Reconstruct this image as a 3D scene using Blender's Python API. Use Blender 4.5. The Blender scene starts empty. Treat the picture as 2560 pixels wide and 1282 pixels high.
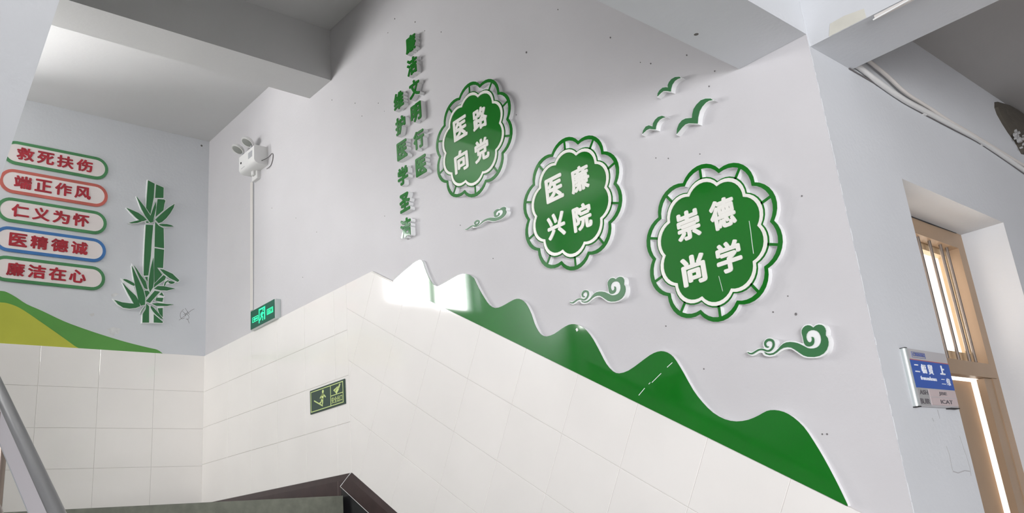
import bpy, math, random
from mathutils import Matrix, Vector
random.seed(7)
sc = bpy.context.scene
col = sc.collection
# ------------------------------------------------------------------ units
# All plan numbers below are in "u" (1 u = S metres) measured from the eye point: x to the right along the
# landing wall, y towards the landing wall, z up.  The hall floor lies 1.5 m below the eye.
S, EYE = 2.86, 1.5
def W(x, y, z): return Vector((x*S, y*S, z*S+EYE))
F = 2145.15                                   # focal length for a frame 2560 wide
RX = Vector((.74765676, -.65585776, -.08990334))   # rows: image right / image down / forward in x, y, z
RY = Vector((.13689971, .28569385, -.94834366))
RZ = Vector((.64766337, .6967278, .30423955))
RZ.normalize(); RX = (RX-RZ*RX.dot(RZ)).normalized(); RY = RZ.cross(RX)

# ------------------------------------------------------------------ camera
cam = bpy.data.cameras.new('camera'); cam.sensor_width = 36; cam.lens = F/2560*36; cam.clip_start = .02
co = bpy.data.objects.new('camera', cam); col.objects.link(co)
m = Matrix.Identity(4)
for i, v in enumerate((RX, -RY, -RZ)):
    for j in range(3): m[j][i] = v[j]
m.translation = W(0, 0, 0); co.matrix_world = m
sc.camera = co
# ------------------------------------------------------------------ world, lights, exposure
w = bpy.data.worlds.new('sky'); sc.world = w; w.use_nodes = True
bg = w.node_tree.nodes['Background']; bg.inputs[0].default_value = (.78, .87, 1, 1); bg.inputs[1].default_value = 1.0
sc.view_settings.view_transform = 'Standard'; sc.view_settings.look = 'None'
sc.view_settings.gamma = 1; sc.view_settings.use_curve_mapping = False
sc.view_settings.exposure = 0.0
try: sc.cycles.max_bounces = 10; sc.cycles.diffuse_bounces = 8; sc.cycles.sample_clamp_indirect = 6
except Exception: pass
def area(name, loc, normal, sx, sy, radiance, color):
    l = bpy.data.lights.new(name, 'AREA'); l.shape = 'RECTANGLE'; l.size = sx*S; l.size_y = sy*S
    l.energy = radiance*math.pi*sx*sy*S*S*1.0; l.color = color
    o = bpy.data.objects.new(name, l); col.objects.link(o)
    o.rotation_euler = (-Vector(normal)).to_track_quat('Z', 'Y').to_euler()
    o.location = W(*loc); return o
# daylight in the window of the landing wall (left of the slogans), the hall windows behind and beside the eye,
# and the window of the room behind the door
area('daylight_landing_window', (-.2, 3.0, .88), (0, -1, 0), 1.7, .9, 40, (1, .985, .975))
area('fill_landing_side', (-.56, 2.19, .87), (1, 0, 0), .36, .20, 36, (1, .985, .975))  # added fill light for the landing; no window is built in the left wall
area('daylight_hall_window_rear', (-1.3, -2.1, .05), (0, 1, 0), 1.7, .8, 19, (.97, .975, 1))
area('daylight_hall_window_side', (-2.1, -.9, .05), (1, 0, 0), 1.9, .8, 3.0, (.95, .97, 1))
area('daylight_room_window', (1.75, 1.52, .1), (0, -1, 0), .8, .6, 16, (1, .97, .92))

# ------------------------------------------------------------------ materials
MATS = {}
def mat(name, c, rough=.6, bump=0, bscale=60, var=0, vscale=4, metal=0, emit=None, spec=.5, coat=0, specks=0):
    if name in MATS: return MATS[name]
    M = bpy.data.materials.new(name); M.use_nodes = True; nt = M.node_tree; b = nt.nodes['Principled BSDF']
    b.inputs['Base Color'].default_value = (*c, 1); b.inputs['Roughness'].default_value = rough
    b.inputs['Metallic'].default_value = metal; b.inputs['Specular IOR Level'].default_value = spec
    if coat: b.inputs['Coat Weight'].default_value = coat; b.inputs['Coat Roughness'].default_value = .04
    tc = nt.nodes.new('ShaderNodeTexCoord')
    geo = nt.nodes.new('ShaderNodeNewGeometry')
    if var or specks:
        n = nt.nodes.new('ShaderNodeTexNoise'); n.inputs['Scale'].default_value = vscale; n.inputs['Detail'].default_value = 6
        nt.links.new(geo.outputs['Position'], n.inputs['Vector'])
        r = nt.nodes.new('ShaderNodeMapRange'); r.inputs[1].default_value = .3; r.inputs[2].default_value = .7
        r.inputs[3].default_value = 1-var; r.inputs[4].default_value = 1+var*.4
        nt.links.new(n.outputs['Fac'], r.inputs[0])
        mx = nt.nodes.new('ShaderNodeMix'); mx.data_type = 'RGBA'; mx.blend_type = 'MULTIPLY'; mx.inputs[0].default_value = 1
        mx.inputs[6].default_value = (*c, 1); nt.links.new(r.outputs[0], mx.inputs[7]); out = mx.outputs[2]
        if specks:
            v = nt.nodes.new('ShaderNodeTexVoronoi'); v.inputs['Scale'].default_value = specks
            nt.links.new(geo.outputs['Position'], v.inputs['Vector'])
            lt = nt.nodes.new('ShaderNodeMath'); lt.operation = 'LESS_THAN'; lt.inputs[1].default_value = .03
            nt.links.new(v.outputs['Distance'], lt.inputs[0])
            sp = nt.nodes.new('ShaderNodeSeparateColor'); nt.links.new(v.outputs['Color'], sp.inputs[0])
            g2 = nt.nodes.new('ShaderNodeMath'); g2.operation = 'GREATER_THAN'; g2.inputs[1].default_value = .62
            nt.links.new(sp.outputs[0], g2.inputs[0])
            mu = nt.nodes.new('ShaderNodeMath'); mu.operation = 'MULTIPLY'
            nt.links.new(lt.outputs[0], mu.inputs[0]); nt.links.new(g2.outputs[0], mu.inputs[1])
            m2 = nt.nodes.new('ShaderNodeMix'); m2.data_type = 'RGBA'; nt.links.new(mu.outputs[0], m2.inputs[0])
            nt.links.new(out, m2.inputs[6]); m2.inputs[7].default_value = (.12, .11, .1, 1); out = m2.outputs[2]
        nt.links.new(out, b.inputs['Base Color'])
    if bump:
        n = nt.nodes.new('ShaderNodeTexNoise'); n.inputs['Scale'].default_value = bscale; n.inputs['Detail'].default_value = 5
        nt.links.new(geo.outputs['Position'], n.inputs['Vector'])
        bp = nt.nodes.new('ShaderNodeBump'); bp.inputs['Strength'].default_value = bump; bp.inputs['Distance'].default_value = .004
        nt.links.new(n.outputs['Fac'], bp.inputs['Height']); nt.links.new(bp.outputs[0], b.inputs['Normal'])
    if emit:
        b.inputs['Emission Color'].default_value = (*emit[0], 1); b.inputs['Emission Strength'].default_value = emit[1]
    MATS[name] = M; return M
WALL = mat('painted_plaster', (.60, .59, .605), .75, bump=.25, bscale=45, var=.05, vscale=1.6, specks=3.2)
WALL2 = mat('painted_plaster_cool', (.65, .67, .695), .75, bump=.25, bscale=45, var=.05, vscale=1.6, specks=3.2)
CEIL = mat('ceiling_plaster', (.62, .62, .62), .85, bump=.2, bscale=40, var=.05, vscale=1.2)
TILE = mat('glazed_cream_tile', (.88, .855, .825), .07, var=.03, vscale=2.5, bump=.012, bscale=6)
GROUT = mat('grout', (.68, .66, .63), .9)
GREEN = mat('green_acrylic', (.010, .165, .015), .05, var=.10, vscale=3, bump=.008, bscale=4)
GREEN2 = mat('green_painted_foam', (.030, .165, .052), .42, var=.10, vscale=5)
WHITE = mat('white_foam_board', (.84, .85, .85), .5)
CREAMF = mat('cream_letter_face', (.80, .79, .74), .35)
RED = mat('red_letter_paint', (.42, .02, .035), .45, var=.25, vscale=14)
PILL = mat('pinkish_white_board', (.82, .76, .74), .4, var=.05, vscale=4)
OUTG = mat('green_band', (.07, .26, .10), .4, var=.2, vscale=6)
OUTR = mat('red_band', (.56, .13, .10), .4, var=.2, vscale=6)
OUTB = mat('blue_band', (.05, .18, .45), .4, var=.15, vscale=6)
HILLG = mat('mural_green', (.10, .32, .06), .5, var=.12, vscale=3)
HILLY = mat('mural_yellow_green', (.50, .52, .06), .5, var=.10, vscale=3)
SKIRT = mat('dark_red_marble', (.050, .030, .030), .30, var=.25, vscale=12)
BLACKM = mat('black_marble', (.018, .018, .02), .25)
STEP = mat('grey_green_terrazzo', (.19, .20, .16), .5, bump=.1, bscale=150, var=.25, vscale=18)
FLOOR = mat('hall_terrazzo', (.64, .62, .60), .35, var=.1, vscale=9)
STEEL = mat('grey_rail_plastic', (.19, .19, .19), .33, var=.05, vscale=4)
RAIL2 = mat('pale_rail_panel', (.62, .59, .61), .5)
RAIL3 = mat('brown_metal', (.25, .20, .17), .3, metal=.6)
PLASTIC = mat('white_plastic', (.74, .74, .73), .4)
PLASTG = mat('grey_plastic', (.42, .43, .45), .4)
DARK = mat('dark_gap', (.03, .03, .03), .6)
TAN = mat('tan_door_paint', (.37, .26, .17), .45, bump=.05, bscale=60, var=.12, vscale=3)
BAR = mat('iron_bar', (.20, .17, .15), .45, metal=.5)
ALU = mat('aluminium', (.62, .67, .66), .35, metal=.5)
SIGNB = mat('sign_blue', (.03, .10, .42), .3)
SIGNG = mat('sign_grey', (.48, .47, .48), .35)
SIGNP = mat('sign_pinkish_grey', (.55, .46, .46), .35)
TXT = mat('dark_print', (.12, .11, .12), .5)
TXTB = mat('blue_print', (.14, .17, .38), .5)
TXTW = mat('white_print', (.85, .87, .9), .5)
EXITG = mat('exit_sign_dark_green', (.015, .12, .075), .25)
EXITL = mat('exit_sign_lit_green', (.02, .6, .3), .4, emit=((.03, 1, .42), .95))
LUMI = mat('photoluminescent_yellow', (.62, .74, .28), .5)
LUMD = mat('photoluminescent_sign_green', (.03, .065, .05), .3)
MOUND = mat('hole_brown', (.085, .075, .06), .95, bump=.8, bscale=30)
RUBBLE = mat('broken_plaster', (.42, .42, .42), .95, bump=.8, bscale=40)
BEIGE = mat('repair_patch', (.64, .63, .56), .85, var=.08, vscale=10)
PEEL = mat('peeled_paint', (.88, .89, .88), .8)
CABLE = mat('cable_white', (.70, .67, .64), .4)
CABLED = mat('cable_dark', (.16, .15, .15), .5)
WINF = mat('window_frame_white', (.72, .78, .80), .4)

# ------------------------------------------------------------------ mesh helpers
def area2(p): return sum(p[i][0]*p[(i+1) % len(p)][1]-p[(i+1) % len(p)][0]*p[i][1] for i in range(len(p)))/2
def ccw(p): return list(p) if area2(p) > 0 else list(p)[::-1]
def dedupe(p):
    q = []
    for a in p:
        if not q or math.hypot(a[0]-q[-1][0], a[1]-q[-1][1]) > 1e-6: q.append(a)
    while len(q) > 1 and math.hypot(q[0][0]-q[-1][0], q[0][1]-q[-1][1]) < 1e-6: q.pop()
    return q
def outset(p, w):
    p = ccw(dedupe(p)); n = len(p); out = []
    for i in range(n):
        a, b, c = p[i-1], p[i], p[(i+1) % n]
        d1 = (b[0]-a[0], b[1]-a[1]); d2 = (c[0]-b[0], c[1]-b[1])
        l1 = math.hypot(*d1); l2 = math.hypot(*d2)
        n1 = (d1[1]/l1, -d1[0]/l1); n2 = (d2[1]/l2, -d2[0]/l2)
        s = (n1[0]+n2[0], n1[1]+n2[1]); k = s[0]*s[0]+s[1]*s[1]
        if k < .35: f = 2/.35*.5; 
        else: f = 2/k
        out.append((b[0]+s[0]*f*w, b[1]+s[1]*f*w))
    return out
def smooth(p, k=3, closed=False):
    out = []; n = len(p); rng = range(n if closed else n-1)
    for i in rng:
        if closed: q = [p[(i-1) % n], p[i], p[(i+1) % n], p[(i+2) % n]]
        else: q = [p[max(i-1, 0)], p[i], p[i+1], p[min(i+2, n-1)]]
        for j in range(k):
            t = j/k
            out.append(tuple(.5*((2*q[1][d])+(-q[0][d]+q[2][d])*t+(2*q[0][d]-5*q[1][d]+4*q[2][d]-q[3][d])*t*t+(-q[0][d]+3*q[1][d]-3*q[2][d]+q[3][d])*t**3) for d in range(len(q[1]))))
    if not closed: out.append(tuple(p[-1]))
    return out
class MB:
    def __init__(s): s.v = []; s.f = []; s.sm = False
    def poly(s, p, d0, d1):                      # prism of a 2-D outline between depths d0 (back) and d1 (front)
        p = ccw(dedupe(p)); n = len(p); b = len(s.v)
        s.v += [(x, y, d0) for x, y in p]+[(x, y, d1) for x, y in p]
        s.f.append([b+n+i for i in range(n)]); s.f.append([b+n-1-i for i in range(n)])
        for i in range(n): j = (i+1) % n; s.f.append([b+i, b+j, b+n+j, b+n+i])
        return s
    def chamfer(s, p, d0, d1, c):
        p = ccw(dedupe(p)); n = len(p); q = outset(p, -c); b = len(s.v)
        s.v += [(x, y, d0) for x, y in p]+[(x, y, d1-c) for x, y in p]+[(x, y, d1) for x, y in q]
        s.f.append([b+2*n+i for i in range(n)])
        for i in range(n):
            j = (i+1) % n
            s.f.append([b+i, b+j, b+n+j, b+n+i]); s.f.append([b+n+i, b+n+j, b+2*n+j, b+2*n+i])
        return s
    def ring(s, po, pi, d0, d1):                 # outline po with hole pi (same count)
        n = len(po); b = len(s.v)
        for d in (d0, d1): s.v += [(x, y, d) for x, y in po]+[(x, y, d) for x, y in pi]
        for i in range(n):
            j = (i+1) % n; o = b; t = b+2*n
            s.f += [[t+i, t+j, t+n+j, t+n+i], [o+j, o+i, o+n+i, o+n+j], [o+i, o+j, t+j, t+i], [o+n+j, o+n+i, t+n+i, t+n+j]]
        return s
    def box(s, x0, x1, y0, y1, z0, z1):
        return s.poly([(x0, y0), (x1, y0), (x1, y1), (x0, y1)], z0, z1)
    def stroke(s, pts, d0, d1):                  # pts: (x, y, width)
        L, R = [], []; n = len(pts)
        for i in range(n):
            a = pts[max(i-1, 0)]; c = pts[min(i+1, n-1)]; dx, dy = c[0]-a[0], c[1]-a[1]; l = math.hypot(dx, dy) or 1
            h = pts[i][2]/2; L.append((pts[i][0]-dy/l*h, pts[i][1]+dx/l*h)); R.append((pts[i][0]+dy/l*h, pts[i][1]-dx/l*h))
        b = len(s.v)
        for d in (d0, d1): s.v += [(x, y, d) for x, y in L]+[(x, y, d) for x, y in R]
        t = b+2*n
        for i in range(n-1):
            s.f += [[t+n+i, t+n+i+1, t+i+1, t+i], [b+i, b+i+1, b+n+i+1, b+n+i], [b+i+1, b+i, t+i, t+i+1], [b+n+i, b+n+i+1, t+n+i+1, t+n+i]]
        s.f += [[b, b+n, t+n, t], [b+n-1, t+n-1, t+2*n-1, b+2*n-1]]
        return s
    def tube(s, path, r, k=10, flat=1.0):
        path = [Vector(p) for p in path]; n = len(path); b = len(s.v); up = None
        for i in range(n):
            d = (path[min(i+1, n-1)]-path[max(i-1, 0)]).normalized()
            if up is None: up = Vector((0, 0, 1)) if abs(d.z) < .9 else Vector((1, 0, 0))
            a = d.cross(up).normalized(); c = a.cross(d).normalized(); up = c
            for j in range(k):
                t = 2*math.pi*j/k; q = path[i]+a*math.cos(t)*r+c*math.sin(t)*r*flat; s.v.append(tuple(q))
        for i in range(n-1):
            for j in range(k):
                l = (j+1) % k; s.f.append([b+i*k+j, b+i*k+l, b+(i+1)*k+l, b+(i+1)*k+j][::-1])
        s.f.append([b+j for j in range(k)]); s.f.append([b+(n-1)*k+k-1-j for j in range(k)])
        s.sm = True; return s
    def lathe(s, prof, k=28):                    # prof: (radius, height) revolved about local z
        b = len(s.v); n = len(prof)
        for r, h in prof:
            for j in range(k): t = 2*math.pi*j/k; s.v.append((r*math.cos(t), r*math.sin(t), h))
        for i in range(n-1):
            for j in range(k): l = (j+1) % k; s.f.append([b+i*k+j, b+i*k+l, b+(i+1)*k+l, b+(i+1)*k+j])
        s.f.append([b+(n-1)*k+j for j in range(k)]); s.f.append([b+k-1-j for j in range(k)])
        s.sm = True; return s
    def mesh(s, name, m):
        me = bpy.data.meshes.new(name); me.from_pydata([(x*S, y*S, z*S) for x, y, z in s.v], [], s.f)
        me.materials.append(m); me.validate(); me.update()
        if s.sm or 12 < len(s.v) < 4000:
            for p in me.polygons: p.use_smooth = True
            try: me.set_sharp_from_angle(angle=math.radians(38))
            except Exception: pass
        return me
def link(name, me, parent=None, mw=None):
    o = bpy.data.objects.new(name, me); col.objects.link(o)
    if parent: o.parent = parent
    if mw is not None: o.matrix_local = mw
    return o
def tag(o, label=None, cat=None, group=None, kind=None):
    for k, v in (('label', label), ('category', cat), ('group', group), ('kind', kind)):
        if v: o[k] = v
    return o
def part(name, mb, m, parent, mw=None): return link(name, mb.mesh(name, m), parent, mw)
# wall frames: local x along the wall (to the right seen from the stairs), local y up, local z out of the wall
YB, YC = 2.434, .4577
def fm(cols, o):
    M = Matrix.Identity(4)
    for i, c in enumerate(cols):
        for j in range(3): M[j][i] = c[j]
    M.translation = o; return M
FRAMES = {'R': fm([(0, -1, 0), (0, 0, 1), (-1, 0, 0)], W(1, 0, 0)),
          'B': fm([(1, 0, 0), (0, 0, 1), (0, -1, 0)], W(0, YB, 0)),
          'C': fm([(1, 0, 0), (0, 0, 1), (0, -1, 0)], W(0, YC, 0)),
          'G': fm([(1, 0, 0), (0, 1, 0), (0, 0, 1)], W(0, 0, 0))}     # G: plain axes
def at(fr, s=0, t=0, d=0, rot=0):
    return FRAMES[fr] @ Matrix.Translation((s*S, t*S, d*S)) @ Matrix.Rotation(rot, 4, 'Z')
def thing(name, label, cat, M, group=None):
    o = bpy.data.objects.new(name, None); o.empty_display_size = .05; col.objects.link(o); o.matrix_world = M
    return tag(o, label, cat, group)
def struct(name, mb, m, M=None):
    o = link(name, mb.mesh(name, m)); o.matrix_world = M if M is not None else FRAMES['G']
    return tag(o, kind='structure')
# a sight line through the frame met with a real wall plane gives the place of a traced shape on that wall
def sight(px, py): return RX*((px-1280)/F)+RY*((py-641)/F)+RZ
def oR(px, py, e=0.): d = sight(px, py); t = (1-e)/d.x; return (-d.y*t, d.z*t)
def oB(px, py, e=0.): d = sight(px, py); t = (YB-e)/d.y; return (d.x*t, d.z*t)
def oC(px, py, e=0.): d = sight(px, py); t = (YC-e)/d.y; return (d.x*t, d.z*t)
def crop(o, k, pts): return [(o[0]+k*p[0], o[1]+k*p[1]) for p in pts]
def rel(p, c): return [(a-c[0], b-c[1])+tuple(r) for a, b, *r in p]

# ------------------------------------------------------------------ lettering
_gl = {}
tcurve = bpy.data.curves.new('lettering', 'FONT'); tobj = bpy.data.objects.new('lettering', tcurve); col.objects.link(tobj)
def glyph(text, bold, ext):
    k = (text, bold, ext)
    if k not in _gl:
        tcurve.body = text; tcurve.offset = 0; tcurve.extrude = ext; tcurve.resolution_u = 4
        dg = bpy.context.evaluated_depsgraph_get(); dg.update()
        me = bpy.data.meshes.new_from_object(tobj.evaluated_get(dg))
        vs = [tuple(v.co) for v in me.vertices]; fs = [list(p.vertices) for p in me.polygons]
        bpy.data.meshes.remove(me); _gl[k] = (vs, fs)
    return _gl[k]
def text_mesh(name, text, m, w, h, d0, d1, bold=.03, cx=0, cy=0, fit='both'):
    v0, f0 = glyph(text, 0, .05); vs, fs = [], []
    nb = 8 if bold > .008 else 1               # heavier strokes: the outline thickened by small shifts all round
    for q in range(nb):
        a = 2*math.pi*q/nb; ox, oy = (bold*math.cos(a), bold*.8*math.sin(a)) if nb > 1 else (0, 0); b = len(vs)
        vs += [(x+ox, y+oy, z-(q*.001 if z > 0 else 0)) for x, y, z in v0]; fs += [[i+b for i in f] for f in f0]
    xs = [v[0] for v in vs]; ys = [v[1] for v in vs]; x0, x1, y0, y1 = min(xs), max(xs), min(ys), max(ys)
    kx = w/(x1-x0); ky = h/(y1-y0)
    if y1-y0 < .4*(x1-x0) and len(text) == 1: ky = kx
    out = MB(); out.v = [(cx+(a-(x0+x1)/2)*kx, cy+(b-(y0+y1)/2)*ky, d0 if c < 0 else d1-(.05-c)*.035) for a, b, c in vs]; out.f = fs
    return out.mesh(name, m)

# ------------------------------------------------------------------ building shell
AX = math.atan(.579); CA, SA = math.cos(AX), math.sin(AX)
GF = -EYE/S                              # hall floor
LZ, LY = .106, 1.65                      # landing floor and its front edge
TOP, UC, UF = 1.265, .717, .747          # top ceiling, hall ceiling, upper floor
def slabs(boxes):
    mb = MB()
    for b in boxes: mb.box(*b)
    return mb
struct('floor', slabs([(-2.3, 3.3, -2.3, YB+.1, GF-.05, GF)]), FLOOR)
wr = struct('wall_right', slabs([(1, 1.06, YC+.0005, YB+.1, GF, TOP+.05)]), WALL)
wx0, wx1, wz0, wz1 = -.09, .33, .81, 1.12
wb = struct('wall_back', slabs([(-.65, wx0, YB, YB+.09, GF, TOP+.05), (wx1, 1, YB, YB+.09, GF, TOP+.05),
        (wx0, wx1, YB, YB+.09, GF, wz0), (wx0, wx1, YB, YB+.09, wz1, TOP+.05)]), WALL2)
dx0, dx1, dz1 = 1.197, 1.581, .429
wc = struct('wall_corridor', slabs([(1.0008, dx0, YC, YC+.09, GF, UC), (dx1, 3.3, YC, YC+.09, GF, UC), (dx0, dx1, YC, YC+.09, dz1, UC),
        (1.0008, 3.3, YC, YC+.09, UC, TOP+.05)]), WALL2)
struct('wall_left', slabs([(-.65, -.58, YC, YB, GF, TOP+.05), (-2.3, -.58, YC, YC+.08, GF, TOP+.05)]), WALL)
struct('wall_hall_rear', slabs([(-2.3, 3.3, -2.3, -2.2, GF, TOP+.05)]), WALL)
struct('wall_hall_side', slabs([(-2.3, -2.2, -2.2, YC, GF, TOP+.05), (3.3, 3.4, -2.3, YC+.1, GF, TOP+.05)]), WALL)
struct('ceiling', slabs([(-2.3, 3.4, -2.3, YB+.1, TOP, TOP+.05)]), CEIL)
struct('ceiling_hall', slabs([(-2.2, 3.3, -2.2, YC, UC, UF), (-.58, 1, YC, .56, UC, UF)]), mat('shaded_grey_ceiling', (.42, .41, .40), .9, bump=.2, bscale=40, var=.06, vscale=1.5))  # corridor shade put into this grey, darker than the other ceiling
struct('trim_1', slabs([(-.58, .9995, YC, .5645, .597, UC)]), WALL2)                 # beam across the stair opening
struct('trim_2', slabs([(1.003, 1.114, -2.2, YC, .579, UC)]), WALL2)                 # beam running along the hall
struct('trim_3', slabs([(-.58, 1, 1.68, 1.79, 1.12, TOP)]), CEIL)                    # beam over the landing edge
# room behind the door
struct('wall_inner_room', slabs([(1.06, 1.07, YC+.09, 1.62, GF, UC), (2.5, 2.56, YC+.09, 1.62, GF, UC), (1.06, 2.56, 1.6, 1.66, GF, UC),
        (1.06, 2.56, YC+.09, 1.62, UC, UC+.04)]), mat('room_paint', (.84, .80, .76), .8))

# --- tiled dados ---
def clip(p, a, b):          # keep the part of p left of the line a->b
    out = []; n = len(p)
    def side(q): return (b[0]-a[0])*(q[1]-a[1])-(b[1]-a[1])*(q[0]-a[0])
    for i in range(n):
        q, r = p[i], p[(i+1) % n]; s1, s2 = side(q), side(r)
        if s1 >= 0: out.append(q)
        if (s1 >= 0) != (s2 >= 0):
            t = s1/(s1-s2); out.append((q[0]+(r[0]-q[0])*t, q[1]+(r[1]-q[1])*t))
    return out
JG, TD = .00042, .0055
_full = {}
def tiles(parent, Mloc, region, xs, rows):
    """tiles in a frame: xs and rows are joint positions, region a convex ccw outline in that frame"""
    region = ccw(region); n = 0
    for i in range(len(xs)-1):
        for j in range(len(rows)-1):
            r = [(xs[i]+JG, rows[j]+JG), (xs[i+1]-JG, rows[j]+JG), (xs[i+1]-JG, rows[j+1]-JG), (xs[i]+JG, rows[j+1]-JG)]
            p = r
            for k in range(len(region)):
                p = clip(p, region[k], region[(k+1) % len(region)])
                if len(p) < 3: break
            if len(p) < 3: continue
            p = dedupe(p)
            if len(p) < 3 or area2(p) < 2e-5: continue
            full = len(p) == 4 and all(min(math.hypot(a[0]-b[0], a[1]-b[1]) for b in r) < 1e-6 for a in p)
            cx, cy = (r[0][0]+r[2][0])/2, (r[0][1]+r[2][1])/2
            key = (round(r[2][0]-r[0][0], 5), round(r[2][1]-r[0][1], 5))
            tilt = Matrix.Rotation(random.uniform(-.0015, .0015), 4, 'X') @ Matrix.Rotation(random.uniform(-.0015, .0015), 4, 'Y')
            if full and key in _full: me = _full[key]
            else:
                me = MB().chamfer([(a-cx, b-cy) for a, b in p], .001, TD, .0005).mesh('tile', TILE)
                if full: _full[key] = me
            link('tile', me, parent, Mloc @ Matrix.Translation((cx*S, cy*S, 0)) @ tilt)
            n += 1
    return n
def arange(a, st, n): return [a+st*i for i in range(n)]
def inv(o): return o.matrix_world.inverted()
G2 = {f: FRAMES['G'].inverted() @ FRAMES[f] for f in FRAMES}
rowsB = [.046, .151, .2555, .359, .4655, .5705]
tiles(wb, G2['B'], [(-.57, .151-.04), (1-.004, .151-.04), (1-.004, .5705), (-.57, .5705)], arange(1-.146*11, .146, 12)[:-1]+[1], rowsB)
rowsR = [.151, .2590, .3615, .4640, .5670]
tiles(wr, G2['R'], [(-YB+.006, .151), (-1.6342, .151), (-1.6342, .5705), (-YB+.006, .5705)],
      [-YB-.01, -2.262, -2.118, -1.972, -1.829, -1.689, -1.6342+JG], rowsR[:-1]+[.5705+JG])
RK = Matrix.Translation((-1.634*S, .151*S, 0)) @ Matrix.Rotation(-AX, 4, 'Z')
def rk(s, t): s += 1.634; t -= .151; return (s*CA-t*SA, s*SA+t*CA)
reg = [rk(-1.6332, .151), rk(-1.6332, .5705), rk(-1.524, .5705), rk(-YC, .6317-.579*(1.634-YC)-.0005), rk(-YC, .151-.579*(1.634-YC))]
tiles(wr, G2['R'] @ RK, reg, arange(.031-.132*3, .132, 16), [0, .1075, .2115, .3145, .4163, .52])
# grout beds the tiles are set in
def wpart(name, mb, m, parent, M): o = link(name, mb.mesh(name, m), parent, M); return o
wpart('grout_bed', MB().poly([(-.57, .10), (.9995, .10), (.9995, .5704), (-.57, .5704)], 0, .0045), GROUT, wb, G2['B'])
wpart('grout_bed', MB().poly([(-YB+.001, .13), (-1.634, .13), (-YC, .151-.579*(1.634-YC)), (-YC, .6312-.579*(1.634-YC)), (-1.5245, .5704), (-YB+.001, .5704)], 0, .0045), GROUT, wr, G2['R'])

# --- skirting along landing and stairs ---
def bevel_board(x0, x1, y0, y1, sh0=0., sh1=0.):       # board with a sloping upper arris; sh0/sh1 mitre the left end
    mb = MB(); h = .0125; ye = y1-h; k = (sh0)/(y1-y0)
    L = [(x0+sh0, y0, 0), (x0+sh0, y0, .0078), (x0+k*h, ye, .0078), (x0, y1, .0060), (x0, y1, 0)]
    Rr = [(x1+sh1, y0, 0), (x1+sh1, y0, .0078), (x1+sh1/(y1-y0)*h, ye, .0078), (x1, y1, .0060), (x1, y1, 0)]
    mb.v = L+Rr; mb.f = [[0, 1, 2, 3, 4], [9, 8, 7, 6, 5]]+[[i, 5+i, 5+(i+1) % 5, (i+1) % 5] for i in range(5)]
    return mb
o = tag(link('baseboard_right', bevel_board(-YB, -1.634, LZ-.001, .151, 0, -.0015).mesh('baseboard_right', SKIRT)), kind='structure'); o.matrix_world = FRAMES['R']
link('joint_line', MB().box(-1.6885, -1.6878, LZ, .139, .0078, .0081).mesh('joint_line', mat('skirting_joint', (.25, .2, .19), .7)), o)
o = tag(link('baseboard_stair', bevel_board(0, 1.36, -.043, 0, -.027, 0).mesh('baseboard_stair', SKIRT)), kind='structure'); o.matrix_world = FRAMES['R'] @ RK
link('joint_line', MB().stroke([(-.0008, -.0008, .0010), (-.0265, -.043, .0012)], .0060, .0083).mesh('joint_line', PEEL), o)
link('joint_line', MB().stroke([(-.026, -.0432, .0010), (1.36, -.0432, .0010)], .0075, .0079).mesh('joint_line', PEEL), o)
link('infill', MB().poly([(-.021, -.0436), (1.33, -.0436), (1.33, -.13), (.035, -.13)], .0, .0090).mesh('infill', BLACKM), o)
o = tag(link('baseboard_back', MB().box(-.57, 1, LZ, .151, 0, .007).mesh('baseboard_back', SKIRT)), kind='structure'); o.matrix_world = FRAMES['B']

# --- stairs and landing ---
NR, RH = 12, (LZ-GF)/12; TR = RH/.579
st = thing('staircase', 'grey-green terrazzo stair flight rising to the landing, only its topmost riser in view', 'stairs', FRAMES['G'].copy())
for k in range(NR):
    y0 = LY-TR*k; z1 = LZ-RH*k
    if k == 0: mb = MB().box(-.57, .981, LY, YB-.008, LZ-.06, LZ)
    else: mb = MB().box(.268, .981, y0, y0+TR+.004, z1-RH-.03, z1)
    part('landing_slab' if k == 0 else 'step', mb, STEP, st)
# upper flight seen from below at the left
FX = .1835
mb = MB(); yb = [1.66, .50]
zf = lambda y: .081+.579*(1.634-y)
sec = [(1.64, zf(1.64)-.0), (.50, zf(.50)), (.50, zf(.50)+.09), (1.64, zf(1.64)+.09)]
mb2 = MB(); mb2.poly([(-y, z) for y, z in sec], 1-FX, 1+.575)
o = struct('trim_4', mb2, WALL2, FRAMES['R'])
uf = thing('upper_staircase', 'steps of the upper flight hidden above its white underside at the left', 'stairs', FRAMES['G'].copy())
for k in range(11):
    y1 = 1.62-TR*k
    part('step', MB().box(-.57, FX, y1-TR, y1, zf(y1)+.085, zf(y1)+.085+RH+.02), STEP, uf)

# --- balustrade (its cap, panel and lower rail cross the bottom left corner) ---
bl = thing('stair_handrail', 'wide dark grey handrail with pale side panel crossing the lower left corner', 'handrail', FRAMES['G'].copy())
def rl(y, c): return (0, y, .579*y+c)
XR = .25
part('handrail', MB().tube([(XR+.0005, y, .579*y-.5023) for y in (.35, .8, 1.2, 1.6)], .0078, 20), STEEL, bl)
def slab_rail(name, x0, x1, c0, c1, m, y0=.35, y1=1.60):
    mb = MB(); q = [(x0, y0, .579*y0+c0), (x1, y0, .579*y0+c0), (x1, y0, .579*y0+c1), (x0, y0, .579*y0+c1)]
    mb.v = q+[(x, y1, z+.579*(y1-y0)) for x, y, z in q]
    mb.f = [[0, 1, 2, 3][::-1], [4, 5, 6, 7], [0, 1, 5, 4], [1, 2, 6, 5], [2, 3, 7, 6], [3, 0, 4, 7]]
    return part(name, mb, m, bl)
slab_rail('side_panel', XR-.002, XR+.003, -.5515, -.508, RAIL2)
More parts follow.
